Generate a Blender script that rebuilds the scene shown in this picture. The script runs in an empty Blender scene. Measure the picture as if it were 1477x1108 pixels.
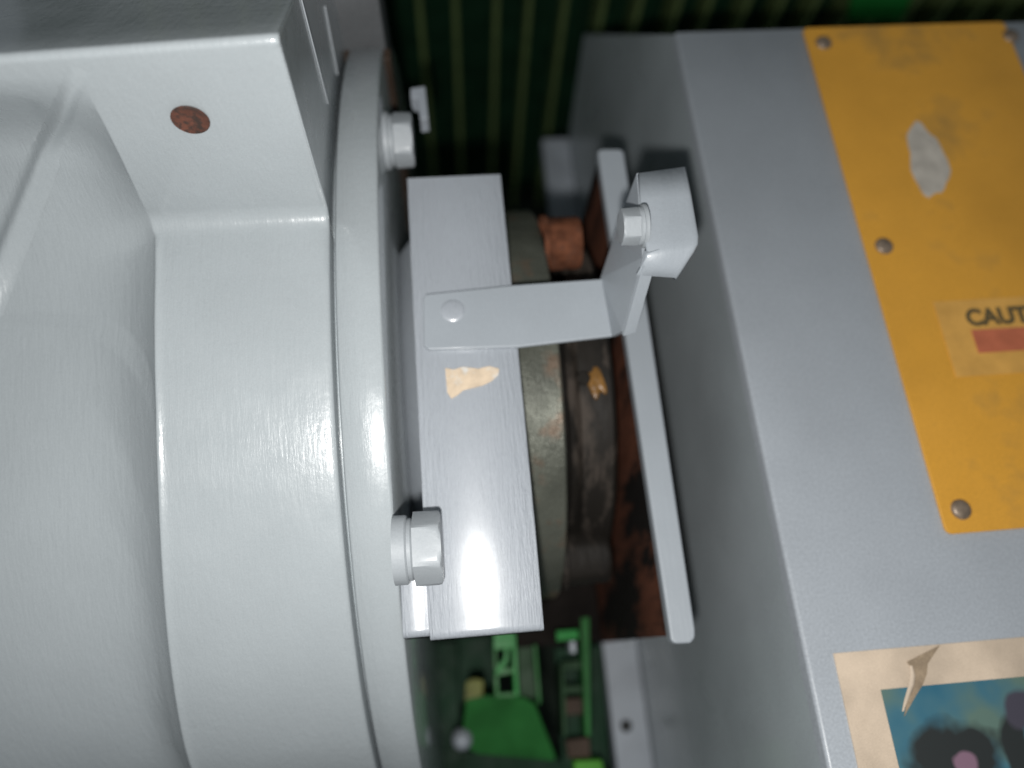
import bpy, bmesh, math, random
from mathutils import Vector, Matrix
random.seed(4)
sc = bpy.context.scene
COL = sc.collection

# ------------------------------------------------------------------ camera
W, H, FP = 1477.0, 1108.0, 1060.0
CX, CY = 738.5, 554.0
CAM = Vector((0, 0, 0.60))
Ya = Vector((-262., 2904., -FP)).normalized()
Xa = Vector((1, .064, -(Ya.x + .064 * Ya.y) / Ya.z)).normalized()
Za = Xa.cross(Ya)
ROT = Matrix((Xa, Ya, Za))                       # camera axes -> world
cd = bpy.data.cameras.new('camera'); cam = bpy.data.objects.new('camera', cd); COL.objects.link(cam)
cam.matrix_world = Matrix.Translation(CAM) @ ROT.to_4x4()
cd.sensor_width = 36; cd.lens = FP / W * 36; cd.clip_start = .01; cd.clip_end = 50
cd.dof.use_dof = True; cd.dof.focus_distance = .50; cd.dof.aperture_fstop = 1.9
sc.camera = cam

# ------------------------------------------------------------------ light
world = bpy.data.worlds.new("World"); sc.world = world; world.use_nodes = True
world.node_tree.nodes['Background'].inputs[0].default_value = (.80, .92, 1.0, 1)
world.node_tree.nodes['Background'].inputs[1].default_value = .125
ld = bpy.data.lights.new('torch', 'POINT'); ld.energy = 19.3; ld.shadow_soft_size = .012
ld.color = (1.0, .985, .96)
lo = bpy.data.objects.new('torch', ld); lo.location = (-.020, -.060, .60); COL.objects.link(lo)
sc.view_settings.view_transform = 'Standard'; sc.view_settings.look = 'None'
sc.view_settings.exposure = 0; sc.view_settings.gamma = 1

# ------------------------------------------------------------------ sizing helper: where the sight line of a measured point meets a real plane
def ray(px, py): return ROT @ Vector(((px - CX) / FP, -(py - CY) / FP, -1))
def at(px, py, x=None, y=None, z=None):
    d = ray(px, py)
    i, v = (0, x) if x is not None else (1, y) if y is not None else (2, z)
    return CAM + d * ((v - CAM[i]) / d[i])

# ------------------------------------------------------------------ object helpers
def link(name, me, m, parent=None):
    o = bpy.data.objects.new(name, me); COL.objects.link(o)
    if m and not me.materials: me.materials.append(m)
    if parent: o.parent = parent
    return o
def tag(o, label=None, cat=None, group=None, kind=None):
    if label: o['label'] = label
    if cat: o['category'] = cat
    if group: o['group'] = group
    if kind: o['kind'] = kind
    return o
def thing(name, label, cat, group=None):
    return tag(_empty(name), label, cat, group)
def _empty(name):
    o = bpy.data.objects.new(name, None); o.empty_display_size = .01; COL.objects.link(o); return o
def smooth(me, ang=35):
    me.shade_smooth()
    me.set_sharp_from_angle(angle=math.radians(ang))
def bevel(o, w, seg=3):
    b = o.modifiers.new('bevel', 'BEVEL'); b.width = w; b.segments = seg; b.limit_method = 'ANGLE'
    b.angle_limit = math.radians(30); b.harden_normals = True
    o.data.shade_smooth()
    return o
def from_bm(name, bm, m, parent=None):
    bmesh.ops.recalc_face_normals(bm, faces=bm.faces)
    me = bpy.data.meshes.new(name); bm.to_mesh(me); bm.free()
    return link(name, me, m, parent)
def prism(name, pts, d, m, parent=None, bev=.001, seg=3):
    """polygon pts (3D, planar) extruded by vector d"""
    bm = bmesh.new(); a = [bm.verts.new(p) for p in pts]; b = [bm.verts.new(Vector(p) + Vector(d)) for p in pts]
    bm.faces.new(a); bm.faces.new(b[::-1]); n = len(a)
    for i in range(n): bm.faces.new((a[i], b[i], b[(i + 1) % n], a[(i + 1) % n]))
    o = from_bm(name, bm, m, parent)
    if bev: bevel(o, bev, seg)
    return o
def box(name, x0, x1, y0, y1, z0, z1, m, parent=None, bev=.001, seg=3):
    return prism(name, [(x0, y0, z0), (x1, y0, z0), (x1, y1, z0), (x0, y1, z0)], (0, 0, z1 - z0), m, parent, bev, seg)
def flat(name, pix, z, th, m, parent=None, bev=.0006):
    return prism(name, [at(a, b, z=z) for a, b in pix], (0, 0, -th), m, parent, bev)
def upright(name, pix, x, th, m, parent=None, bev=.0006):
    return prism(name, [at(a, b, x=x) for a, b in pix], (th, 0, 0), m, parent, bev)
def lathe_x(name, prof, cy, cz, m, parent=None, n=96, a0=0, a1=2 * math.pi, sharp=35):
    """profile [(x, r)] turned about the line y=cy z=cz"""
    bm = bmesh.new(); full = abs(a1 - a0 - 2 * math.pi) < 1e-6
    cols = n if full else n + 1; rings = []
    for i in range(cols):
        a = a0 + (a1 - a0) * i / n
        rings.append([bm.verts.new((x, cy + r * math.cos(a), cz + r * math.sin(a))) for x, r in prof])
    for i in range(n):
        A, B = rings[i], rings[(i + 1) % cols]
        for j in range(len(prof) - 1): bm.faces.new((A[j], B[j], B[j + 1], A[j + 1]))
    bmesh.ops.remove_doubles(bm, verts=bm.verts, dist=1e-6)
    o = from_bm(name, bm, m, parent); smooth(o.data, sharp); return o
def disc_round(cx, cy, cz, axis, r, depth, name, m, parent, n=32, bev=.001, dome=0):
    """short cylinder starting at point, going along axis"""
    ax = Vector(axis).normalized(); q = ax.to_track_quat('Z', 'Y')
    prof = [(0, r), (depth - bev, r), (depth, r - bev)]
    if dome:
        prof = [(0, r)] + [(depth * math.sin(t), r * math.cos(t)) for t in (.3, .6, .9, 1.2, 1.4)]
    bm = bmesh.new(); rings = []
    for i in range(n):
        a = 2 * math.pi * i / n
        rings.append([bm.verts.new(Vector((cx, cy, cz)) + q @ Vector((rr * math.cos(a), rr * math.sin(a), h))) for h, rr in prof])
    for i in range(n):
        A, B = rings[i], rings[(i + 1) % n]
        for j in range(len(prof) - 1): bm.faces.new((A[j], B[j], B[j + 1], A[j + 1]))
    bm.faces.new([r_[-1] for r_ in rings])
    o = from_bm(name, bm, m, parent); smooth(o.data, 30); return o
def hex_head(cx, cy, cz, axis, r, depth, name, m, parent, face=0, soft=.22):
    """axis is +x or -x; one flat of the hexagon faces `face` degrees from +z towards -y"""
    ax = Vector(axis).normalized(); q = ax.to_track_quat('Z', 'Y'); N = 48
    f = q.inverted() @ Vector((0, -math.sin(math.radians(face)), math.cos(math.radians(face)))); spin = math.atan2(f.y, f.x)
    bm = bmesh.new(); R = []
    ri = r * .93
    for h, lim in ((0, None), (depth * .82, None), (depth * .93, r * .97), (depth, r * .88)):
        ring = []
        for i in range(N):
            a = 2 * math.pi * i / N; k = ((a + math.pi / 6) % (math.pi / 3)) - math.pi / 6
            rr = (1 - soft) * r * .866 / math.cos(k) + soft * r * .92
            if lim: rr = min(rr, lim)
            ring.append(bm.verts.new(Vector((cx, cy, cz)) + q @ Vector((rr * math.cos(a + spin), rr * math.sin(a + spin), h))))
        R.append(ring)
    for i in range(N):
        for j in range(3): bm.faces.new((R[j][i], R[j][(i + 1) % N], R[j + 1][(i + 1) % N], R[j + 1][i]))
    bm.faces.new(R[-1]); bm.faces.new(R[0][::-1])
    o = from_bm(name, bm, m, parent); smooth(o.data, 50); return o

# ------------------------------------------------------------------ materials
def mat(name, base, rough=.4, metal=0, coat=0, mottle=.06, mscale=14, grain=.05, streak=0, bump=.12, bscale=260,
        spots=None, spot_thr=.62, spot_scale=30, rvar=.08, stretch=(1, 1, 1), grscale=900, spec=.5, hw=1):
    m = bpy.data.materials.new(name); m.use_nodes = True; nt = m.node_tree; N = nt.nodes; L = nt.links
    p = N['Principled BSDF']
    p.inputs['Specular IOR Level'].default_value = spec; p.inputs['Roughness'].default_value = rough; p.inputs['Metallic'].default_value = metal
    p.inputs['Coat Weight'].default_value = coat; p.inputs['Coat Roughness'].default_value = .12 if name != 'grey_brushed_paint' else .29
    if name == 'grey_brushed_paint': p.inputs['Coat IOR'].default_value = 2.3
    tc = N.new('ShaderNodeTexCoord'); mp = N.new('ShaderNodeMapping'); L.new(tc.outputs['Object'], mp.inputs[0])
    mp.inputs['Scale'].default_value = stretch
    def noise(s, det=3, vec=mp.outputs[0], r=.5):
        n = N.new('ShaderNodeTexNoise'); n.inputs['Scale'].default_value = s; n.inputs['Detail'].default_value = det
        n.inputs['Roughness'].default_value = r; L.new(vec, n.inputs['Vector']); return n.outputs['Fac']
    def maprange(v, a, b, c, d):
        r = N.new('ShaderNodeMapRange'); L.new(v, r.inputs[0])
        for i, k in enumerate((a, b, c, d)): r.inputs[i + 1].default_value = k
        return r.outputs[0]
    def math_(op, a, b):
        q = N.new('ShaderNodeMath'); q.operation = op
        for i, k in enumerate((a, b)):
            if isinstance(k, (int, float)): q.inputs[i].default_value = k
            else: L.new(k, q.inputs[i])
        return q.outputs[0]
    big = maprange(noise(mscale), .3, .7, 1 - mottle, 1 + mottle)
    fine = maprange(noise(grscale, 2, tc.outputs['Object']), .25, .75, 1 - grain, 1 + grain)
    val = math_('MULTIPLY', big, fine)
    hs = N.new('ShaderNodeHueSaturation'); hs.inputs['Color'].default_value = (*base, 1); L.new(val, hs.inputs['Value'])
    col = hs.outputs[0]
    if spots:
        f = maprange(noise(spot_scale, 5, r=.62), spot_thr - .06, spot_thr + .06, 0, 1)
        mx = N.new('ShaderNodeMix'); mx.data_type = 'RGBA'; L.new(f, mx.inputs[0]); L.new(col, mx.inputs[6]); mx.inputs[7].default_value = (*spots, 1)
        col = mx.outputs[2]
    L.new(col, p.inputs['Base Color'])
    L.new(maprange(noise(mscale * 3), .3, .7, rough - rvar, rough + rvar), p.inputs['Roughness'])
    h = noise(bscale, 3)
    if hw != 1: h = math_('MULTIPLY', h, hw)
    if streak:
        m2 = N.new('ShaderNodeMapping'); L.new(tc.outputs['Object'], m2.inputs[0]); m2.inputs['Scale'].default_value = (1, .09, .3)
        h = math_('ADD', h, math_('MULTIPLY', noise(streak, 4, m2.outputs[0], .7), 2.0))
    b = N.new('ShaderNodeBump'); b.inputs['Strength'].default_value = bump; b.inputs['Distance'].default_value = .001
    L.new(h, b.inputs['Height']); L.new(b.outputs[0], p.inputs['Normal'])
    m['p'] = 1
    return m
M = {}
M['paint'] = mat('grey_gloss_paint', (.355, .388, .405), .30, coat=.7, mottle=.03, streak=300, bump=.22, bscale=160)
M['guard'] = mat('grey_brushed_paint', (.385, .415, .455), .50, coat=1, mottle=.03, streak=420, bump=.75, bscale=200, hw=.15, rvar=.05)
M['strap'] = mat('grey_strap_paint', (.315, .345, .375), .45, coat=.15, mottle=.04, streak=300, bump=.12, rvar=.05)
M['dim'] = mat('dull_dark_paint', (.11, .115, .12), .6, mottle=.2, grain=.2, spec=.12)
M['box'] = mat('grey_box_paint', (.37, .40, .435), .42, coat=.05, mottle=.06, mscale=9, grain=.14, bump=.12, grscale=520)
M['boxside'] = mat('grey_box_side_paint', (.36, .40, .42), .32, coat=.3, mottle=.14, mscale=5, grain=.12, bump=.15)
M['rail'] = mat('rail_paint', (.34, .37, .41), .45, mottle=.15, grain=.15)
M['bolt'] = mat('bolt_paint', (.31, .335, .355), .55, coat=.06, mottle=.05, bump=.2)
M['rust'] = mat('rust', (.085, .030, .018), .8, mottle=.5, mscale=60, grain=.2, bump=.6, bscale=500, spots=(.035, .02, .015), spot_thr=.52, spot_scale=220)
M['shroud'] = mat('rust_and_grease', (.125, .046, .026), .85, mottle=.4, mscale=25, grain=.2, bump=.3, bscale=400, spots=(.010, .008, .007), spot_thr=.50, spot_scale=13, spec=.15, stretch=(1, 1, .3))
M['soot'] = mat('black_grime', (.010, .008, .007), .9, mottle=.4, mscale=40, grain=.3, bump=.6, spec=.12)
M['rustbolt'] = mat('rusty_bolt', (.105, .038, .019), .85, spec=.15, mottle=.5, mscale=80, grain=.2, bump=.6, bscale=500, spots=(.09, .04, .025), spot_thr=.58, spot_scale=120)
M['hub'] = mat('greasy_iron', (.011, .009, .007), .7, spec=.25, metal=.1, mottle=.4, mscale=30, grain=.3, bump=.8, bscale=220, spots=(.055, .044, .036), spot_thr=.57, spot_scale=45, stretch=(1, .3, .3))
M['ring'] = mat('dull_steel', (.10, .105, .085), .45, metal=.4, mottle=.25, mscale=26, grain=.15, streak=500, bump=.5, spots=(.14, .10, .07), spot_thr=.60, spot_scale=28)
M['grease'] = mat('ochre_grease', (.17, .085, .022), .35, mottle=.4, mscale=90, bump=.6)
M['orange'] = mat('orange_plate', (.70, .345, .042), .5, mottle=.12, mscale=7, grain=.18, bump=.15, spots=(.50, .27, .055), spot_thr=.60, spot_scale=7)
M['screw'] = mat('screw_steel', (.26, .20, .15), .40, metal=.4, mottle=.3, mscale=200)
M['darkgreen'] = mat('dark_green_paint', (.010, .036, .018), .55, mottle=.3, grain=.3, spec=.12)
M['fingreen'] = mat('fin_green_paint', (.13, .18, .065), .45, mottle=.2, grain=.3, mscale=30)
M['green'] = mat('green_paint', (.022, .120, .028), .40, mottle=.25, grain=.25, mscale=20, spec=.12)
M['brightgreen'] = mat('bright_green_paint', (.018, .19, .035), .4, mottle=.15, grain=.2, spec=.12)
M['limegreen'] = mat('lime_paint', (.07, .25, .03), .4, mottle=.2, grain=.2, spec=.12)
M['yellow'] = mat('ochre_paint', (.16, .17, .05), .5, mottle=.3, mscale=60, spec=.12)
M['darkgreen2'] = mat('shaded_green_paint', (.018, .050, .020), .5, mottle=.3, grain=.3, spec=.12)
M['floor'] = mat('dark_floor', (.022, .030, .022), .8, mottle=.4, grain=.3, spec=.12)
M['black'] = mat('recess_shade_black', (.012, .012, .012), .7)  # near-black colour stands in for shade inside the rail's groove and hole
M['brown'] = mat('brown_primer', (.055, .038, .028), .6, mottle=.3, spec=.12)
M['beige'] = mat('beige_tape', (.60, .48, .35), .7, mottle=.12, mscale=110, grain=.06, spots=(.60, .58, .54), spot_thr=.57, spot_scale=60)
M['paper'] = mat('aged_sticker_paper', (.60, .485, .37), .6, mottle=.18, mscale=22, grain=.10, bump=.2)
M['smudge'] = mat('brown_smudge', (.30, .225, .15), .7, mottle=.2, mscale=90, grain=.2)
M['white'] = mat('pale_residue', (.50, .46, .40), .6, mottle=.15, mscale=70)
M['labelpale'] = mat('pale_label', (.68, .37, .085), .5, mottle=.12, mscale=40, grain=.08)
M['ink'] = mat('black_ink', (.12, .09, .04), .5, grain=.2)
M['red'] = mat('red_ink', (.52, .15, .075), .5, mottle=.15, mscale=60)

def print_mat():
    """flat worn print of the sticker: blue-green field with dark shapes and a pink spot"""
    m = bpy.data.materials.new('sticker_print'); m.use_nodes = True; nt = m.node_tree; N = nt.nodes; L = nt.links
    p = N['Principled BSDF']; p.inputs['Roughness'].default_value = .5
    tc = N.new('ShaderNodeTexCoord')
    ns = N.new('ShaderNodeTexNoise'); ns.inputs['Scale'].default_value = 14; ns.inputs['Detail'].default_value = 3; L.new(tc.outputs['Object'], ns.inputs['Vector'])
    cr = N.new('ShaderNodeValToRGB'); L.new(ns.outputs['Fac'], cr.inputs[0])
    e = cr.color_ramp.elements; e[0].position = .36; e[0].color = (.022, .12, .19, 1); e[1].position = .62; e[1].color = (.11, .18, .15, 1)
    x = cr.color_ramp.elements.new(.48); x.color = (.05, .15, .20, 1)
    col = cr.outputs[0]
    wob = N.new('ShaderNodeTexNoise'); wob.inputs['Scale'].default_value = 40; L.new(tc.outputs['Object'], wob.inputs['Vector'])
    def blob(col, c, sx, sy, color):
        mp = N.new('ShaderNodeMapping'); mp.vector_type = 'POINT'
        mp.inputs['Location'].default_value = (-c[0] / sx, -c[1] / sy, 0); mp.inputs['Scale'].default_value = (1 / sx, 1 / sy, 0)
        L.new(tc.outputs['Object'], mp.inputs[0])
        ln = N.new('ShaderNodeVectorMath'); ln.operation = 'LENGTH'; L.new(mp.outputs[0], ln.inputs[0])
        ad = N.new('ShaderNodeMath'); ad.operation = 'ADD'; L.new(ln.outputs['Value'], ad.inputs[0]); L.new(wob.outputs['Fac'], ad.inputs[1])
        r = N.new('ShaderNodeMapRange'); r.inputs[1].default_value = 1.3; r.inputs[2].default_value = 1.62; r.inputs[3].default_value = 1; r.inputs[4].default_value = 0
        L.new(ad.outputs[0], r.inputs[0])
        mx = N.new('ShaderNodeMix'); mx.data_type = 'RGBA'; L.new(r.outputs[0], mx.inputs[0]); L.new(col, mx.inputs[6]); mx.inputs[7].default_value = (*color, 1)
        return mx.outputs[2]
    def P(px, py): q = at(px, py, z=0); return q.x, q.y
    col = blob(col, P(1380, 1100), .038, .030, (.022, .026, .026))
    col = blob(col, P(1470, 1095), .012, .030, (.022, .026, .026))
    col = blob(col, P(1470, 1022), .014, .014, (.06, .055, .075))
    col = blob(col, P(1392, 1100), .010, .009, (.22, .13, .18))
    L.new(col, p.inputs['Base Color'])
    return m
M['print'] = print_mat()

# ================================================================== STRUCTURE (ground)
def ground():
    bm = bmesh.new(); bmesh.ops.create_grid(bm, x_segments=40, y_segments=40, size=3)
    for v in bm.verts: v.co.z = -1.15 + .004 * math.sin(v.co.x * 31) * math.cos(v.co.y * 27)
    o = from_bm('floor', bm, M['floor']); o.data.shade_smooth(); tag(o, kind='structure')
ground()

# ================================================================== LEFT: GEARBOX CASING
XS, XF = -.089, -.0525               # band/flange seam, flange outer face
CYD, CZD, RD = .298, -.330, .4505    # drum axis and radius
casing = thing('gearbox_casing', 'big glossy light grey cast drum casing with raised block and one rusty round hole', 'gearbox')

def casing_shell():
    yw = .318
    A, B = [], []
    # A: band profile; B: recess profile, same number of samples
    n1 = 90
    a_end = math.acos((yw - .012 - CYD) / RD)                  # angle from +y
    for i in range(n1):
        a = math.radians(225) + (a_end - math.radians(225)) * i / (n1 - 1)
        A.append((CYD + RD * math.cos(a), CZD + RD * math.sin(a)))
    y0, z0 = A[-1]
    for i in range(1, 9):                                       # concave fillet
        t = i / 8 * math.pi / 2
        A.append((y0 + .014 * math.sin(t), z0 + .014 * (1 - math.cos(t))))
    y1, z1 = A[-1]; zt = .272; n2 = 40
    for i in range(1, n2): 
        s = i / n2; A.append((y1 + .014 * s, z1 + (zt + .006 - z1) * s))
    y2 = y1 + .014
    for i in range(0, 9):                                       # rounded top edge
        t = i / 8 * math.radians(118)
        A.append((y2 + .004 * (1 - math.cos(t)), zt + .006 + .004 * math.sin(t)))
    y3, z3 = A[-1]
    for i in range(1, 16): A.append((y3 + .020 * i, z3 - .0105 * i))
    nT = len(A)
    # recess
    rb = RD - .046
    nb = n1 - 22
    be = math.acos((.235 - CYD) / rb)
    for i in range(nb):
        a = math.radians(225) + (be - math.radians(225)) * i / (nb - 1)
        B.append((CYD + (rb + .034 * min(1, max(0, (a - 1.9) / .9))) * math.cos(a), CZD + (rb + .034 * min(1, max(0, (a - 1.9) / .9))) * math.sin(a)))
    yb, zb = B[-1]; rem = n1 + 8 + n2 - 1 - nb
    # smooth concave sweep up to the top band
    p0 = Vector((yb, zb)); p1 = Vector((yb + .085, zb + .008)); p2 = Vector((.372, .14)); p3 = Vector((.384, .268))
    for i in range(1, rem + 1):
        s = i / rem; q = p0 * (1 - s) ** 3 + p1 * 3 * s * (1 - s) ** 2 + p2 * 3 * s * s * (1 - s) + p3 * s ** 3
        B.append((q.x, q.y))
    while len(B) < nT: B.append(A[len(B)])
    # boundary x along the profile, from measured points of the band's left edge
    def cyl(px, py):
        d = ray(px, py); t = .3
        while t < 1.5:
            p = CAM + d * t
            if math.hypot(p.y - CYD, p.z - CZD) < RD: break
            t += .0005
        return math.atan2(p.z - CZD, p.y - CYD), p.x
    E = [(-9, None)] + sorted(cyl(*p) for p in ((228, 335), (224, 450), (227, 600), (232, 750), (241, 900), (256, 1020), (275, 1108)))
    E = E[1:]
    def xb(j, y, z):
        if j >= n1: return at(*((225, 300) if z < .13 else (225 - 115 * min(1, (z - .13) / .13), 300 - 195 * min(1, (z - .13) / .13))), y=.333).x
        a = math.atan2(z - CZD, y - CYD)
        if a < 0: a += 2 * math.pi
        if a <= E[0][0]: return E[0][1]
        for (a0, x0), (a1, x1) in zip(E, E[1:]):
            if a <= a1: return x0 + (x1 - x0) * (a - a0) / (a1 - a0)
        return E[-1][1]
    xs = []
    s = -.50
    while s < -.02: xs.append(s); s += .004
    xs += [-.018, -.014, -.011, -.008, -.006, -.0045, -.003, -.002, -.001, 0, .001, .002, .003, .004, .006, .009]
    XBs = [xb(j, *A[j]) for j in range(nT)]
    for _ in range(6): XBs = [XBs[0]] + [(XBs[k - 1] + XBs[k] * 2 + XBs[k + 1]) / 4 for k in range(1, nT - 1)] + [XBs[-1]]
    rn = ray(112, 104).cross(ray(0, 385)).normalized()        # plane that holds the straight crest of the cast ridge
    sgn = 1 if (Vector((-.5, .33, .1)) - CAM).dot(rn) > 0 else -1
    grid = []
    for j in range(nT):
        ya, za = A[j]; yb_, zb_ = B[j]; X0 = XBs[j]; row = []
        hi = min(1, max(0, (za - .190) / .080)) if ya > .30 else 0    # the recess stops below the top band
        hi = hi * hi * (3 - 2 * hi)
        for s in xs:
            w = (1 - math.exp(s / (.036 if j < n1 - 12 else .026))) if s < 0 else 0; w *= (1 - hi)
            # recess rises slowly to the left
            yy = ya + (yb_ - ya) * w; zz = za + (zb_ - za) * w
            if s < 0:
                d = (Vector((X0 + s, yy, zz)) - CAM).dot(rn) * sgn; f = min(1, max(0, (za - .05) / .12)) * (1 - hi) ** .5 * min(1, -s / .02)
                g = -.30 * (math.sqrt(d * d + 4e-5) + d) / 2 * f; yy -= .6 * g; zz += .8 * g
            if j < n1:
                q = .0011 * math.exp(-((s - .001) / .0026) ** 2); yy += q * (yy - CYD) / RD; zz += q * (zz - CZD) / RD
            row.append((X0 + s, yy, zz))
        for f in (.25, .5, .75, .955): row.append((X0 + .009 + (XS - X0 - .009) * f, ya, za))
        # rounded outer edge at the seam
        k = 4
        c = Vector((CYD - ya, CZD - za)).normalized() if j < n1 else Vector((.7, -.5)).normalized()
        if j >= n1 + 8: c = Vector((1, -.15)).normalized()
        if j >= n1 + 8 + n2: c = Vector((.3, -1)).normalized()
        r = .003
        for t in (30, 60, 90):
            t = math.radians(t)
            row.append((XS - r + r * math.sin(t), ya + c.x * r * (1 - math.cos(t)), za + c.y * r * (1 - math.cos(t))))
        row.append((XS, ya + c.x * (.03 if j < n1 else .0034), za + c.y * (.03 if j < n1 else .0034)))
        grid.append(row)
    grid = [[(x, y, z - (.0085 + .055 * (XS - x)) * min(1, max(0, (z - .15) / .10)) * (1 if y > .30 else 0)) for x, y, z in r] for r in grid]
    A = [(y, z - .0085 * min(1, max(0, (z - .15) / .10)) * (1 if y > .30 else 0)) for y, z in A]
    bm = bmesh.new(); V = [[bm.verts.new(p) for p in r] for r in grid]
    for j in range(nT - 1):
        for i in range(len(V[0]) - 1): bm.faces.new((V[j][i], V[j + 1][i], V[j + 1][i + 1], V[j][i + 1]))
    # side wall of the raised block (faces +x)
    o = from_bm('casing_shell', bm, M['paint'], casing)
    for p in o.data.polygons: p.use_smooth = True
    # check normals point up
    if sum(p.normal.z for p in o.data.polygons) < 0: o.data.flip_normals()
    from mathutils.bvhtree import BVHTree
    bvh = BVHTree.FromPolygons([v.co for v in o.data.vertices], [tuple(p.vertices) for p in o.data.polygons])
    pts = []
    for k in range(25):
        t = k / 24; hit = bvh.ray_cast(CAM, ray(116 - 160 * t, 98 + 400 * t).normalized())
        if hit[0] is not None: pts.append((hit[0], hit[1] if hit[1].dot(CAM - hit[0]) > 0 else -hit[1], t))
    bw = bmesh.new(); rings = []
    for k, (p, nn, t) in enumerate(pts):
        d = (pts[min(k + 1, len(pts) - 1)][0] - pts[max(k - 1, 0)][0]).normalized(); sd = d.cross(nn).normalized()
        w = .008 + .008 * t; hh = .0060 * min(1, t * 6 + .05)
        rings.append([bw.verts.new(p + sd * (w * u) + nn * (hh * (math.exp(-(u * 1.7) ** 2) - .12))) for u in [-1 + q / 7 for q in range(15)]])
    for a, b in zip(rings, rings[1:]):
        for q in range(14): bw.faces.new((a[q], b[q], b[q + 1], a[q + 1]))
    wo = from_bm('casting_web', bw, M['paint'], casing); wo.data.shade_smooth()
    # closed side plate of raised block
    pts = [(XS - .0003, y + .001, z - .001) for y, z in A[n1 + 2:]]
    pts += [(XS - .0008, .665, -.05), (XS - .0008, A[n1 + 2][0] + .001, -.05)]
    sp = prism('block_side', pts, (-.004, 0, 0), M['paint'], casing, 0)
    for a, b in (((436, 0), (474, 150)), ((470, 10), (488, 108))):
        p, q = at(*a, x=XS + .0008), at(*b, x=XS + .0008)
        prism('side_weld_line', [p, q, q + Vector((0, .0016, 0)), p + Vector((0, .0016, 0))], (-.001, 0, 0), M['bolt'], casing, 0)
    return A
A = casing_shell()

# flange ring: rim with rounded edges
fl = lathe_x('flange', [(XS + .0035, RD - .05), (XS + .0035, RD - .002), (XS + .0055, RD), (XF - .0025, RD), (XF - .001, RD - .0006), (XF, RD - .0025), (XF, RD - .26), (XS + .0035, RD - .26)],
             CYD + .003, CZD - .001, M['paint'], casing, n=220, sharp=60)
lathe_x('flange_core', [(XS - .02, RD - .022), (XS + .0045, RD - .022)], CYD, CZD, M['boxside'], casing, n=160)

lathe_x('spacer_cone', [(XF - .001, RD - .175), (XF + .0005, RD - .160), (XF + .030, RD - .118), (XF + .031, RD - .15)], CYD, CZD, M['box'], casing, n=60, a0=math.radians(73), a1=math.radians(141))
# dark upright block behind the flange
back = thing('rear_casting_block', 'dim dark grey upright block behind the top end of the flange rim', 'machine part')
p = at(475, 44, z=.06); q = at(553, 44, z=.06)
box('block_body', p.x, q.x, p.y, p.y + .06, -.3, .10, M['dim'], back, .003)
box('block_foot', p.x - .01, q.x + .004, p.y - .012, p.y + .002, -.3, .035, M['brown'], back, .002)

# rusty round hole in the wall of the raised block
c = at(275, 168, y=.3305)
hole = disc_round(c.x, c.y - .0028, c.z, (0, -1, .09), .0115, .0008, 'rusty_plug', M['rust'], casing, 40, .0006)
tag(hole, 'rusty brown round plug in the block wall')
# lip round the plug
def torus(name, c, nrm, R, r, m, parent, n=48, k=10, sx=1):
    q = Vector(nrm).to_track_quat('Z', 'Y'); bm = bmesh.new(); rg = []
    for i in range(n):
        a = 2 * math.pi * i / n
        rg.append([bm.verts.new(Vector(c) + q @ Vector(((R + r * math.cos(b)) * math.cos(a), (R + r * math.cos(b)) * math.sin(a), r * sx * math.sin(b)))) for b in [2 * math.pi * t / k for t in range(k)]])
    for i in range(n):
        for t in range(k): bm.faces.new((rg[i][t], rg[(i + 1) % n][t], rg[(i + 1) % n][(t + 1) % k], rg[i][(t + 1) % k]))
    o = from_bm(name, bm, m, parent); o.data.shade_smooth(); return o

# flange bolts
def flange_bolt(pc, r, depth, zt, wash, name='flange_bolt', face=0):
    """pc = pixel of the washer's left middle, bolt axis along +x from flange face"""
    c = at(*pc, z=zt)
    y, z = c.y, zt - r * .4
    w = disc_round(XF, y, z, (1, 0, 0), wash, c.x - XF + .0035, name, M['bolt'], casing, 48, .0012)
    tag(w, None)
    w2 = disc_round(c.x + .0034, y, z, (1, 0, 0), wash * .90, .0042, 'washer', M['bolt'], w, 48, .0016)
    h = hex_head(c.x + .0075, y, z, (1, 0, 0), r, depth, 'bolt_head', M['bolt'], w, face)
    return c
b1 = flange_bolt((556, 193), .0245, .0165, .060, .0255, face=34)
b2 = flange_bolt((580, 790), .0262, .0195, .085, .0240, face=5)

# small hooked lug behind the first bolt
lug = thing('hooked_lug', 'small dim grey hooked lug above and behind the upper flange bolt', 'lug')
flat('lug_plate', [(592, 127), (613, 124), (618, 170), (606, 172), (602, 142), (592, 140)], .02, .02, M['rail'], lug, .001)

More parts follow.
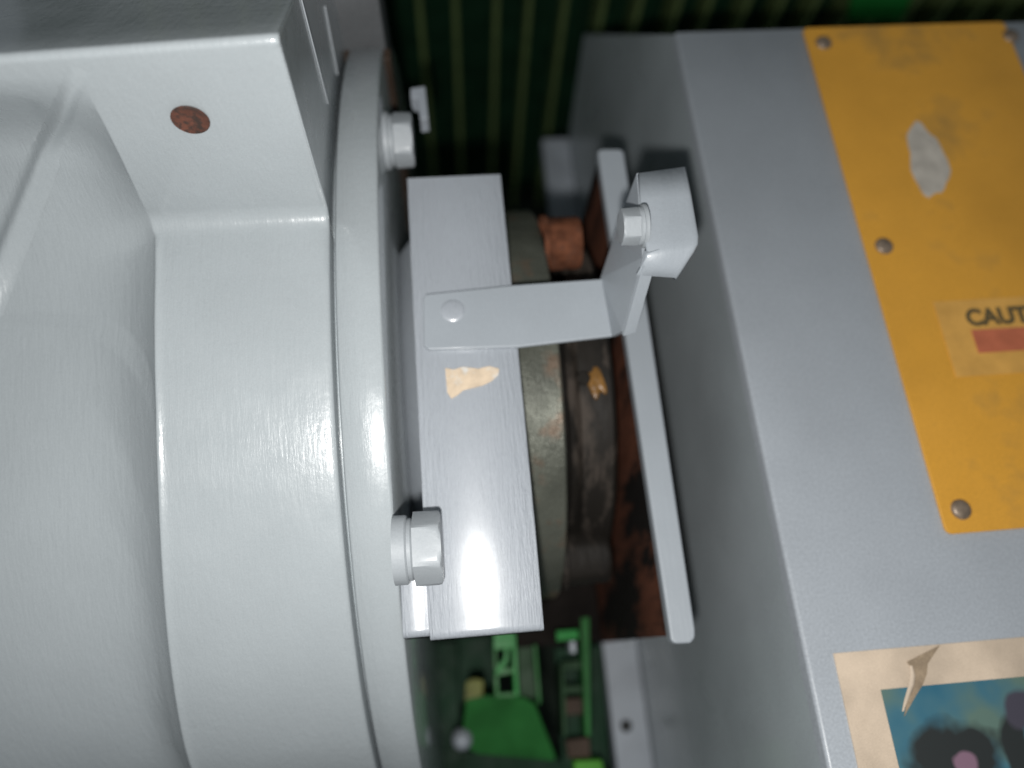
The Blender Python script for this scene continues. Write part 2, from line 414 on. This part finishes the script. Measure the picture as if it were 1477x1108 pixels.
# ================================================================== COUPLING GUARD
guard = thing('coupling_guard', 'light grey curved sheet metal guard with a bright torch glare at its lower end', 'guard')
GZ, GY, GR = .054, .215, 4.0
def gz(y): return GZ - ((y - GY) ** 2) / (2 * GR) - (max(0, .095 - y) ** 2) / (2 * .50)
def guard_sheet(name, xl0, xl1, y0, y1, th, parent, drop=.0, xr0=None, xr1=None, endr=.006, m=M['guard']):
    bm = bmesh.new(); n = 60; top = []; rows = []
    prof = []
    for i in range(n + 1):
        y = y1 + (y0 - y1) * i / n; prof.append((y, gz(y) - drop))
    # rolled lower end
    yy, zz = prof[-1]; s0 = math.atan((yy - GY) / GR)
    for t in range(1, 8):
        a = t / 7 * math.radians(80); prof.append((yy - endr * math.sin(a), zz - endr * (1 - math.cos(a))))
    yy, zz = prof[-1]; prof.append((yy, zz - .028))
    for i, (y, z) in enumerate(prof):
        f = i / (len(prof) - 1)
        a = xl0 + (xl1 - xl0) * f; b = xr0 + (xr1 - xr0) * f
        rows.append([(a, y, z - th), (a, y, z - .0008), (a + .0008, y, z), (b - .0008, y, z), (b, y, z - .0008), (b, y, z - th)])
    V = [[bm.verts.new(p) for p in r] for r in rows]
    for i in range(len(V) - 1):
        for j in range(5): bm.faces.new((V[i][j], V[i + 1][j], V[i + 1][j + 1], V[i][j + 1]))
        bm.faces.new((V[i][5], V[i + 1][5], V[i + 1][0], V[i][0]))
    bm.faces.new(V[0]); bm.faces.new(V[-1][::-1])
    o = from_bm(name, bm, m, parent); smooth(o.data, 50); return o
gt = at(722, 251, z=gz(.39)); gl = at(587, 256, z=gz(.39)); gb = at(785, 905, z=gz(.02)); glb = at(620, 915, z=gz(.02))
guard_sheet('cover_sheet', gl.x, glb.x, gb.y + .004, gt.y, .003, guard, 0, gt.x, gb.x)
# inner tongue under the lower bolt
tl = at(583, 905, z=.03); 
guard_sheet('inner_tongue', XF + .0005, XF + .0005, gb.y + .007, at(600, 838, z=.04).y, .003, guard, .004, glb.x + .003, glb.x + .003)
# peeled masking tape scrap
tp = [(642, 531), (655, 533), (668, 529), (690, 532), (706, 528), (720, 532), (719, 541), (709, 550), (696, 556), (680, 560), (668, 563), (660, 570), (651, 575), (645, 566)]
tape = prism('tape_scrap', [at(a, b, z=gz(.2) + .0012) for a, b in tp], (0, 0, -.0007), M['beige'], None, 0)
tag(tape, 'torn beige masking tape scrap stuck on the grey guard below the strap', 'tape scrap')

# ================================================================== STRAP BRACKET
br = thing('guard_bracket', 'grey painted bent flat bar strap joining the guard to the upright folded plate', 'bracket')
SZ = gz(.25) + .0048
zf = .145                       # height of the folded top flange
XB = at(925, 262, z=zf).x       # plane of upright plate
def strap():
    y = .25
    p = [(610, 432), (614, 424), (740, 411), (869, 402), (885, 484), (748, 500), (618, 504), (611, 498)]
    o = prism('strap', [at(a, b, z=SZ) for a, b in p], (0, 0, -.0042), M['strap'], br, .0012)
strap()
rc = at(653, 448, z=SZ)
disc_round(rc.x, rc.y, rc.z - .0002, (0, 0, 1), .0100, .0016, 'rivet', M['guard'], br, 32, .0004, dome=1)
# bead added along the strap's lower edge on the guard for its sparkles
def bead():
    a = at(622, 503, z=SZ - .003); b = at(738, 499, z=SZ - .003)
    bm = bmesh.new(); rg = []; n = 60
    for i in range(n + 1):
        p = a.lerp(b, i / n); r = .0017 + .0006 * math.sin(i * 1.7) + .0003 * random.random()
        rg.append([bm.verts.new(p + Vector((0, r * math.cos(t), r * math.sin(t)))) for t in [2 * math.pi * k / 8 for k in range(8)]])
    for i in range(n):
        for k in range(8): bm.faces.new((rg[i][k], rg[i + 1][k], rg[i + 1][(k + 1) % 8], rg[i][(k + 1) % 8]))
    o = from_bm('sparkle_bead', bm, M['guard'], br); o.data.shade_smooth()
bead()
# upright folded plate: lower edge meets the strap, upper edge carries the folded flange
P0 = [at(868, 402, z=SZ - .001), at(898, 479, z=SZ - .001)]            # at the strap's end
XU = XB
def V3(p): return Vector(p)
# transition facet from strap end (low) to the sloping plate edge (high)
tA = P0[0]; tB = P0[1]
uA = at(930, 372, x=XB); uB = at(901, 478, x=.1305); uC = at(922, 250, x=XB)
lowA = at(869, 402, z=SZ - .0035); lowE = at(884, 486, z=SZ - .0035); lowC = at(888, 345, x=XB - .006); lowD = at(906, 292, x=XB - .002)
bm = bmesh.new()
vs = [bm.verts.new(p) for p in (lowA, uB, uA, uC, lowD, lowC, lowE)]
bm.faces.new((vs[0], vs[6], vs[1])); bm.faces.new((vs[0], vs[1], vs[2])); bm.faces.new((vs[0], vs[2], vs[5])); bm.faces.new((vs[5], vs[2], vs[3], vs[4]))
o = from_bm('upright_plate', bm, M['strap'], br)
so = o.modifiers.new('s', 'SOLIDIFY'); so.thickness = .004; so.offset = 1 if o.data.polygons[0].normal.x < 0 else -1
so.offset = 0
# plate's sloping edge (thickness, catches the light)
L0, R0, L1, R1 = at(931, 364, z=zf - .001), at(950, 358, z=zf - .001), at(898, 483, z=uB.z), at(915, 478, z=uB.z)
bm = bmesh.new(); ev = [(bm.verts.new(L0.lerp(L1, k / 6)), bm.verts.new(R0.lerp(R1, k / 6))) for k in range(7)]
for a, b in zip(ev, ev[1:]): bm.faces.new((a[0], a[1], b[1], b[0]))
o = from_bm('plate_edge', bm, M['strap'], br); so = o.modifiers.new('s', 'SOLIDIFY'); so.thickness = .003; so.offset = 0
# folded flange: level part then sloping part, with turned right-hand corner tips
def folded():
    top = [(920, 250), (992, 240), (1009, 345), (932, 368)]
    q = [at(a, b, z=zf) for a, b in top]
    low = [at(906, 396, z=zf - .016), at(977, 397, z=zf - .016)]
    bm = bmesh.new(); N = 8
    # profile rows from far end to near end, rounding over the fold
    rows = []
    L = [(920, 250, zf), (923, 290, zf), (927, 330, zf), (931, 352, zf), (933, 363, zf - .0006), (931, 372, zf - .002), (924, 385, zf - .010), (917, 397, zf - .016)]
    R = [(992, 240, zf), (1000, 282, zf), (1007, 322, zf), (1010, 340, zf), (1009, 351, zf - .0006), (1003, 362, zf - .002), (990, 382, zf - .010), (977, 401, zf - .016)]
    for l, r in zip(L, R):
        a = at(l[0], l[1], z=l[2]); b = at(r[0], r[1], z=r[2]); row = []
        for t in (0, .04, .5, .86, .93, .97, 1.0):
            p = a.lerp(b, t); p.z += -.0012 if t == 0 else 0
            p.z -= .0007 * (1 if t == .97 else 0) + (.004 if t == 1 else 0)
            row.append(bm.verts.new(p))
        rows.append(row)
    for i in range(len(rows) - 1):
        for j in range(6): bm.faces.new((rows[i][j], rows[i + 1][j], rows[i + 1][j + 1], rows[i][j + 1]))
    o = from_bm('folded_flange', bm, M['strap'], br); o.data.shade_smooth()
    so = o.modifiers.new('s', 'SOLIDIFY'); so.thickness = .003; so.offset = -1 if o.data.polygons[0].normal.z > 0 else 1
folded()
# small bolt through the upright plate, head toward -x
c = at(929, 326, x=XB - .001)
c = Vector((XB, at(925, 326, z=.030).y, .030))
cw = at(928, 326, x=XB - .003)
bz = cw.z; by = cw.y
w = disc_round(XB - .002, by, bz, (-1, 0, 0), .0160, .0028, 'plate_bolt', M['bolt'], br, 40, .001)
disc_round(XB - .0047, by, bz, (-1, 0, 0), .0140, .0030, 'washer', M['bolt'], w, 40, .001)
hex_head(XB - .0075, by, bz, (-1, 0, 0), .0140, .0125, 'bolt_head', M['bolt'], w, 32)

# ================================================================== COUPLING
CY0, CZ0 = .259, -.177
cp = thing('shaft_coupling', 'greasy rusty iron shaft coupling with a dull steel rim in the gap behind the strap', 'coupling')
rr = .2105
xr = at(806, 520, z=.02).x
xl = at(722, 520, z=.02).x - .02
lathe_x('steel_rim', [(xl, .1), (xl, rr - .002), (xl + .002, rr), (xr - .002, rr), (xr, rr - .002), (xr, .10)], CY0, CZ0, M['ring'], cp, n=160)
xh = at(886, 560, z=-.01).x
rh = .178
lathe_x('hub', [(xr, rh), (xr + .006, rh), (xr + .010, rh - .008), (xr + .016, rh - .010), (xr + .020, rh - .003), (xh - .004, rh), (xh, rh - .004), (xh, .08)], CY0, CZ0, M['hub'], cp, n=160)
# pins
def pin(px, py, r, depth, m, rad, name='coupling_bolt'):
    c = at(px, py, z=.0)
    # put its centre on the bolt circle
    d = ray(px, py); best = None
    t = .3
    while t < 1.2:
        p = CAM + d * t; g = math.hypot(p.y - CY0, p.z - CZ0) - rad
        if g < 0: break
        t += .0005
    w = disc_round(xr - .0005, p.y, p.z, (1, 0, 0), r * 1.03, .006, name, m, cp, 32, .001)
    hex_head(xr + .0055, p.y, p.z, (1, 0, 0), r, depth, 'nut', m, w, 20, .65)
    return p
pin(834, 350, .0265, .030, M['rustbolt'], .200)
pin(885, 797, .0300, .040, M['hub'], .185)
pin(868, 872, .0200, .022, M['hub'], .185)
# ochre grease patch with a set screw on the hub
g = at(852, 545, z=-.003)
bm = bmesh.new(); bmesh.ops.create_icosphere(bm, subdivisions=4, radius=1)
for v in bm.verts:
    k = 1 + .25 * math.sin(v.co.x * 5 + v.co.y * 3) ; v.co = Vector((g.x + .006 + v.co.x * .008 * k, g.y + v.co.y * .017 * k, g.z - .003 + v.co.z * .004))
o = from_bm('grease_smear', bm, M['grease'], cp); o.data.shade_smooth()
disc_round(g.x - .006, g.y, g.z - .002, (-.2, 0, 1), .006, .004, 'set_screw', M['hub'], cp, 24, .001)
# plate on edge under the narrow bar: its rusty, greasy inner face closes the gap
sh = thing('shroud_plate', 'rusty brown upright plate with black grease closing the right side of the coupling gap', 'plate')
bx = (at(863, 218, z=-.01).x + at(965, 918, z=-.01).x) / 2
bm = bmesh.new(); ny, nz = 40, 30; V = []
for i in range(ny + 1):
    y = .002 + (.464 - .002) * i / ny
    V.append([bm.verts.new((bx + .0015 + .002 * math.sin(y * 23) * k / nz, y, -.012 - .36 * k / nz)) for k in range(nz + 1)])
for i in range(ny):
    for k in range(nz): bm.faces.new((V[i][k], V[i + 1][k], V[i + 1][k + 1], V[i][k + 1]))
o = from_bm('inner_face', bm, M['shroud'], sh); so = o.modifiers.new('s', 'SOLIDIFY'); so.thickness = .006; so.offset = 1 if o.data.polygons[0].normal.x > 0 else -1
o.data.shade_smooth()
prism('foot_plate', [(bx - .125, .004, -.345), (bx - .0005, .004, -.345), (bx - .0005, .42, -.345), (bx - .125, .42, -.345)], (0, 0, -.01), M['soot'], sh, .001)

# ================================================================== NARROW BAR
bar = thing('frame_bar', 'long narrow light grey bar with a rounded lower end passing under the bracket', 'bar')
def mkbar():
    z = -.01
    L = [(863, 222), (868, 214)]; 
    pts = [(862, 218), (868, 214), (896, 214), (901, 220), (925, 440), (950, 600), (976, 760), (1003, 905), (1002, 917), (994, 925), (972, 927), (965, 920)]
    pts = [at(a, b, z=z) for a, b in pts]
    # keep both long edges straight
    a, b, c_, d = at(862, 218, z=z), at(900, 218, z=z), at(1003, 908, z=z), at(965, 918, z=z)
    pts = [a, a.lerp(b, .15) + Vector((0, .003, 0)), a.lerp(b, .85) + Vector((0, .003, 0)), b, c_, c_ + Vector((-.001, -.006, 0)), c_ + Vector((-.005, -.010, 0)), d + Vector((.004, -.006, 0)), d + Vector((.001, -.003, 0))]
    o = prism('bar_body', pts, (0, 0, -.014), M['strap'], bar, .0035, 4)
mkbar()

# ================================================================== RIGHT: EQUIPMENT BOX
eb = thing('equipment_box', 'large flat grey steel box carrying an orange plate and a worn blue sticker', 'machine box')
TL = at(974, 45, z=0); BL = at(1195, 1108, z=0); XE = (TL.x + BL.x) / 2; YT = TL.y
def lid():
    bm = bmesh.new(); y0, y1 = -.35, YT; x1 = .95; r = .0035
    prof = [(XE + .004, -.02)]
    prof = [(XE - .0, -.05)] + [(XE + r - r * math.cos(t), -r + r * math.sin(t)) for t in [k / 5 * math.pi / 2 for k in range(6)]] + [(x1, 0), (x1, -.05)]
    rows = []
    for y in [y0, y1 - .002, y1]:
        rows.append([bm.verts.new((x, y, z - (.002 if y == y1 else 0))) for x, z in prof])
    for i in range(2):
        for j in range(len(prof) - 1): bm.faces.new((rows[i][j], rows[i + 1][j], rows[i + 1][j + 1], rows[i][j + 1]))
    bm.faces.new(rows[-1]); bm.faces.new(rows[0][::-1])
    o = from_bm('lid', bm, M['box'], eb); smooth(o.data, 50)
lid()
# side sheet: deep, leaning slightly outward towards its foot
ZL = -.50
foot = at(835, 300, z=ZL).x
nrm = Vector((0, 1, 0)).cross(Vector((foot - XE, 0, ZL)))
def onside(px, py, off=0):
    d = ray(px, py); a = Vector((XE + .0005 + off, 0, 0)); t = (a - CAM).dot(nrm) / d.dot(nrm); return CAM + d * t
side_pts = [Vector((XE + .0005, YT - .001, -.004)), Vector((XE + .0005, -.35, -.004)), Vector((foot, -.45, ZL)), Vector((foot, onside(822, 190).y, ZL)), onside(822, 185), onside(842, 50)]
side_pts[3].y = at(822, 200, x=foot).y
prism('side_sheet', side_pts, (.004, 0, 0), M['boxside'], eb, 0)
# far end closing sheet
# orange plate
OZ = .0035
opl = [(1160, 30), (1300, 24), (1452, 20), (1463, 26), (1640, 745), (1640, 756), (1375, 768), (1362, 760), (1157, 40)]
oa, ob = at(1155, 30, z=OZ), at(1365, 768, z=OZ); oc = at(1458, 20, z=OZ)
ox = (oa.x + ob.x) / 2
def rrect(x0, x1, y0, y1, z, r, n=5):
    pts = []
    for cx, cy, a0 in ((x1 - r, y1 - r, 0), (x0 + r, y1 - r, 90), (x0 + r, y0 + r, 180), (x1 - r, y0 + r, 270)):
        for k in range(n + 1):
            a = math.radians(a0 + 90 * k / n); pts.append((cx + r * math.cos(a), cy + r * math.sin(a), z))
    return pts
y_top = at(1300, 26, z=OZ).y; y_bot = at(1400, 768, z=OZ).y
ox1 = at(1468, 150, z=OZ).x
y_top = min(y_top, YT - .004)
op = prism('orange_plate', rrect(ox, ox1 + .022, y_bot, y_top, OZ, .006), (0, 0, -.003), M['orange'], eb, .0008)
op['label'] = 'orange painted cover plate screwed to the lid'
# screws
def screw(px, py):
    c = at(px, py, z=OZ)
    s = disc_round(c.x, c.y, OZ, (0, 0, 1), .0088, .0042, 'screw', M['screw'], op, 28, .001, dome=1)
    return s
for px, py in ((1188, 62), (1275, 355), (1386, 735), (1458, 52)): screw(px, py)
# worn bare patch
pts = []
c = at(1338, 232, z=OZ)
for k in range(26):
    a = 2 * math.pi * k / 26; r = 1 + .10 * math.sin(3 * a + 1) + .06 * math.sin(7 * a)
    px = 1338 + 27 * r * math.cos(a) + 12 * math.sin(a) * r; py = 232 + 52 * r * math.sin(a)
    pts.append(at(px, py, z=OZ + .0006))
wp = prism('worn_patch', pts, (0, 0, -.0005), M['white'], op, 0)
wp['label'] = 'pale worn patch where the orange paint is gone'
# caution label
lb0 = at(1345, 436, z=OZ); lb1 = at(1375, 560, z=OZ)
lab = prism('caution_label', [(lb0.x, lb0.y, OZ + .0006), (lb0.x, at(1370, 545, z=OZ).y, OZ + .0006), (lb0.x + .14, at(1370, 545, z=OZ).y, OZ + .0006), (lb0.x + .14, lb0.y, OZ + .0006)], (0, 0, -.0005), M['labelpale'], op, 0)
t = bpy.data.curves.new('caution_lettering', 'FONT'); t.body = 'CAUTION'; t.size = .0225; t.extrude = .0001; t.offset = .0010
to = bpy.data.objects.new('tmp', t); COL.objects.link(to)
bpy.context.view_layer.update()
dg = bpy.context.evaluated_depsgraph_get(); me = bpy.data.meshes.new_from_object(to.evaluated_get(dg)); bpy.data.objects.remove(to)
me.materials.clear()
tl = at(1396, 470, z=OZ)
for v in me.vertices: v.co = Vector((tl.x + v.co.x * 1.0, tl.y + v.co.y, OZ + .0010 + v.co.z))
lt = link('caution_lettering', me, M['ink'], lab)
r0 = at(1400, 477, z=OZ); r1 = at(1408, 510, z=OZ)
prism('red_panel', [(r0.x, r0.y, OZ + .0012), (r0.x, r1.y, OZ + .0012), (r0.x + .12, r1.y, OZ + .0012), (r0.x + .12, r0.y, OZ + .0012)], (0, 0, -.0005), M['red'], lab, 0)
# blue sticker
SZK = .0012
s0 = at(1198, 943, z=SZK); sxl = (s0.x + at(1243, 1108, z=SZK).x) / 2
st = prism('sticker', [(sxl, s0.y, SZK), (sxl - .0005, -.20, SZK), (sxl + .32, -.20, SZK), (sxl + .32, s0.y - .002, SZK)], (0, 0, -.001), M['paper'], eb, 0)
st['label'] = 'worn sticker with a cream border round a faded blue print'
i0 = at(1270, 995, z=SZK); 
prism('sticker_print', [(i0.x, i0.y, SZK + .0006), (i0.x, -.19, SZK + .0006), (i0.x + .24, -.19, SZK + .0006), (i0.x + .24, i0.y - .001, SZK + .0006)], (0, 0, -.0005), M['print'], st, 0)
# crease in the sticker
def crease():
    bm = bmesh.new(); rows = []
    P = [(1314, 960, .001), (1317, 974, .0022), (1315, 988, .0026), (1308, 1008, .0020), (1302, 1026, .0006)]
    for px, py, w in P:
        c = at(px, py, z=SZK + .0008)
        rows.append([bm.verts.new(c + Vector((k * w, 0, h))) for k, h in ((-1, 0), (-.3, .0016), (.5, .0010), (1, 0))])
    for i in range(len(rows) - 1):
        for j in range(3): bm.faces.new((rows[i][j], rows[i + 1][j], rows[i + 1][j + 1], rows[i][j + 1]))
    o = from_bm('sticker_crease', bm, M['paper'], st); o.data.shade_smooth()
crease()
prism('dirt_smudge', [at(a, b, z=SZK + .0013) for a, b in ((1308, 955), (1322, 948), (1338, 940), (1356, 931), (1347, 944), (1338, 958), (1337, 972), (1331, 988), (1322, 1002), (1313, 1018), (1304, 1034), (1308, 1014), (1317, 996), (1321, 980), (1317, 966))], (0, 0, -.0004), M['smudge'], st, 0)

# ================================================================== BASE RAIL (channel along the foot of the box)
rail = thing('base_rail', 'long dim grey channel rail with a small hole running along the foot of the box', 'rail')
ra = at(782, 200, z=ZL); rb = at(815, 200, z=ZL); x0 = (ra.x + at(890, 1108, z=ZL).x) / 2; x1 = (rb.x + at(925, 915, z=ZL).x) / 2
box('rail_web', x0, x1, -.45, ra.y, ZL - .03, ZL, M['rail'], rail, .002)
box('rail_groove', x1 + .0005, x1 + .012, -.45, ra.y - .002, ZL - .03, ZL - .012, M['black'], rail, 0)
box('rail_lip', x1 + .0125, x1 + .020, -.45, ra.y - .001, ZL - .03, ZL + .002, M['rail'], rail, .001)
h = at(903, 1047, z=ZL)
disc_round(h.x, h.y, ZL - .001, (0, 0, 1), .008, .002, 'rail_hole', M['black'], rail, 24, .0005)
for pp in ((905, 928),):
    h = at(*pp, z=ZL); disc_round(h.x, h.y, ZL - .001, (0, 0, 1), .004, .004, 'rail_rivet', M['bolt'], rail, 16, .001)

# ================================================================== FINNED RADIATOR BEHIND
YW = 1.15
rad = thing('finned_radiator', 'dark green radiator wall of thin upright cooling fins behind the machine', 'radiator')
box('back_panel', -.7, 1.3, YW + .06, YW + .07, -1.14, .4, M['darkgreen'], rad, 0)
xf0 = at(820, 0, y=YW).x; xf1 = at(1080, 0, y=YW).x; dx = (xf1 - xf0) / 5
fin0 = None
k = -10
while xf0 + k * dx < 1.25:
    x = xf0 + k * dx
    if fin0 is None:
        f = box('cooling_fin', -.0055, .0055, 0, .065, -1.14, .40, M['fingreen'], rad, .002, 2); fin0 = f
    else:
        f = fin0.copy(); COL.objects.link(f); f.parent = rad
    f.location = (x + random.uniform(-.004, .004), YW + random.uniform(-.006, .006), 0); f.rotation_euler = (0, random.uniform(-.004, .004), random.uniform(-.05, .05)); k += 1
# bright green guard panel far behind, seen over the plate's top edge
gp = thing('bright_green_panel', 'bright green panel patch in front of the fins above the orange plate', 'panel')
prism('panel_sheet', [at(1222, 30, y=YW - .03), at(1240, -60, y=YW - .03), at(1345, -60, y=YW - .03), at(1300, 30, y=YW - .03)], (0, .012, 0), M['brightgreen'], gp, .002)

# ================================================================== GREEN MACHINERY BELOW
GZ0 = -.36
cov = thing('green_machine_cover', 'green painted sloping cover plate low down under the guard', 'cover')
prism('cover_plate', [at(672, 1010, z=GZ0), at(700, 1003, z=GZ0), at(755, 1005, z=GZ0), at(772, 1016, z=GZ0), at(802, 1092, z=GZ0 - .03), at(800, 1098, z=GZ0 - .03), at(690, 1088, z=GZ0 - .02), at(664, 1075, z=GZ0 - .02)], (0, 0, -.03), M['green'], cov, .004)
c = at(666, 1070, z=GZ0 + .01); disc_round(c.x, c.y, GZ0 - .02, (0, 0, 1), .013, .026, 'cover_bolt', M['rail'], cov, 32, .003, dome=1)
yl = thing('ochre_lug', 'small faded ochre block at the left corner of the green cover', 'lug')
flat('lug_block', [(671, 984), (682, 978), (698, 981), (697, 1010), (670, 1014)], GZ0 - .01, .03, M['yellow'], yl, .003)
post = thing('green_ladder_frame', 'green perforated frame post hanging just under the guard lower edge', 'frame')
Zp = -.30
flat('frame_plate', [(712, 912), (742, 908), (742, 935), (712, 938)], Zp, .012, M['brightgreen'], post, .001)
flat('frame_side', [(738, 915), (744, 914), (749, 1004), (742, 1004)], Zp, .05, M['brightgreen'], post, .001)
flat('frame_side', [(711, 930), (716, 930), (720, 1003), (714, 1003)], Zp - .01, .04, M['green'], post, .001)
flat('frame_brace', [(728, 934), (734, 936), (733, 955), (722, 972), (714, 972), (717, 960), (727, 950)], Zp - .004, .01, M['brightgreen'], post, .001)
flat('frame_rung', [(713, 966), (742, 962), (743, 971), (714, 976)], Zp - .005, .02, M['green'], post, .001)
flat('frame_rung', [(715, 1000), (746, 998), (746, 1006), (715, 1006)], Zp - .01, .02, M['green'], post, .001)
web = thing('green_machinery', 'deep shaded green machine body plates under the guard', 'machine')
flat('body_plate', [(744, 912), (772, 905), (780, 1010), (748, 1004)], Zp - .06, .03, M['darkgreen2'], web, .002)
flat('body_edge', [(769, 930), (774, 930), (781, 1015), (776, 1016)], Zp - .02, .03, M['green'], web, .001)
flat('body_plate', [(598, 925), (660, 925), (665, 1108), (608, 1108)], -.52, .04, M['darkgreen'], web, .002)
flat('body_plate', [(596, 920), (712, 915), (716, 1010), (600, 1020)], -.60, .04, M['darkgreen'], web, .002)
flat('body_foot', [(600, 1085), (660, 1082), (860, 1100), (860, 1160), (600, 1160)], -.55, .03, M['darkgreen'], web, .002)
colm = thing('green_slotted_column', 'dark green slotted column with square openings right of the ladder frame', 'column')
Zc = -.36
flat('column_cap', [(803, 910), (834, 908), (835, 922), (803, 925)], -.30, .010, M['brightgreen'], colm, .001)
flat('column_stem', [(822, 925), (830, 925), (831, 942), (823, 942)], -.31, .03, M['rail'], colm, .001)
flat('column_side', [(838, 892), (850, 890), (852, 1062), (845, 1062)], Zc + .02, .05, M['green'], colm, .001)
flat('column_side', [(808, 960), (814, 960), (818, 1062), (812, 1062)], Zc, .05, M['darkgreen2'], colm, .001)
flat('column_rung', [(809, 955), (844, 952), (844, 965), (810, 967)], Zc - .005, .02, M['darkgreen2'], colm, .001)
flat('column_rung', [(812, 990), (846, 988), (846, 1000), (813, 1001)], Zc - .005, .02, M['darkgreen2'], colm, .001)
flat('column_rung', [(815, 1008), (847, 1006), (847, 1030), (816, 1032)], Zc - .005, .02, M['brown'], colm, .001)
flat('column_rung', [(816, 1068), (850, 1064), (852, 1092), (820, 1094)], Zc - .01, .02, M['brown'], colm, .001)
flat('column_backing', [(800, 935), (868, 930), (880, 1108), (812, 1108)], Zc - .09, .02, M['darkgreen'], colm, .002)
lime = thing('lime_green_block', 'lime green block at the bottom edge beside the grey rail', 'block')
flat('block_top', [(828, 1098), (868, 1096), (880, 1150), (830, 1150)], Zc + .01, .03, M['limegreen'], lime, .002)
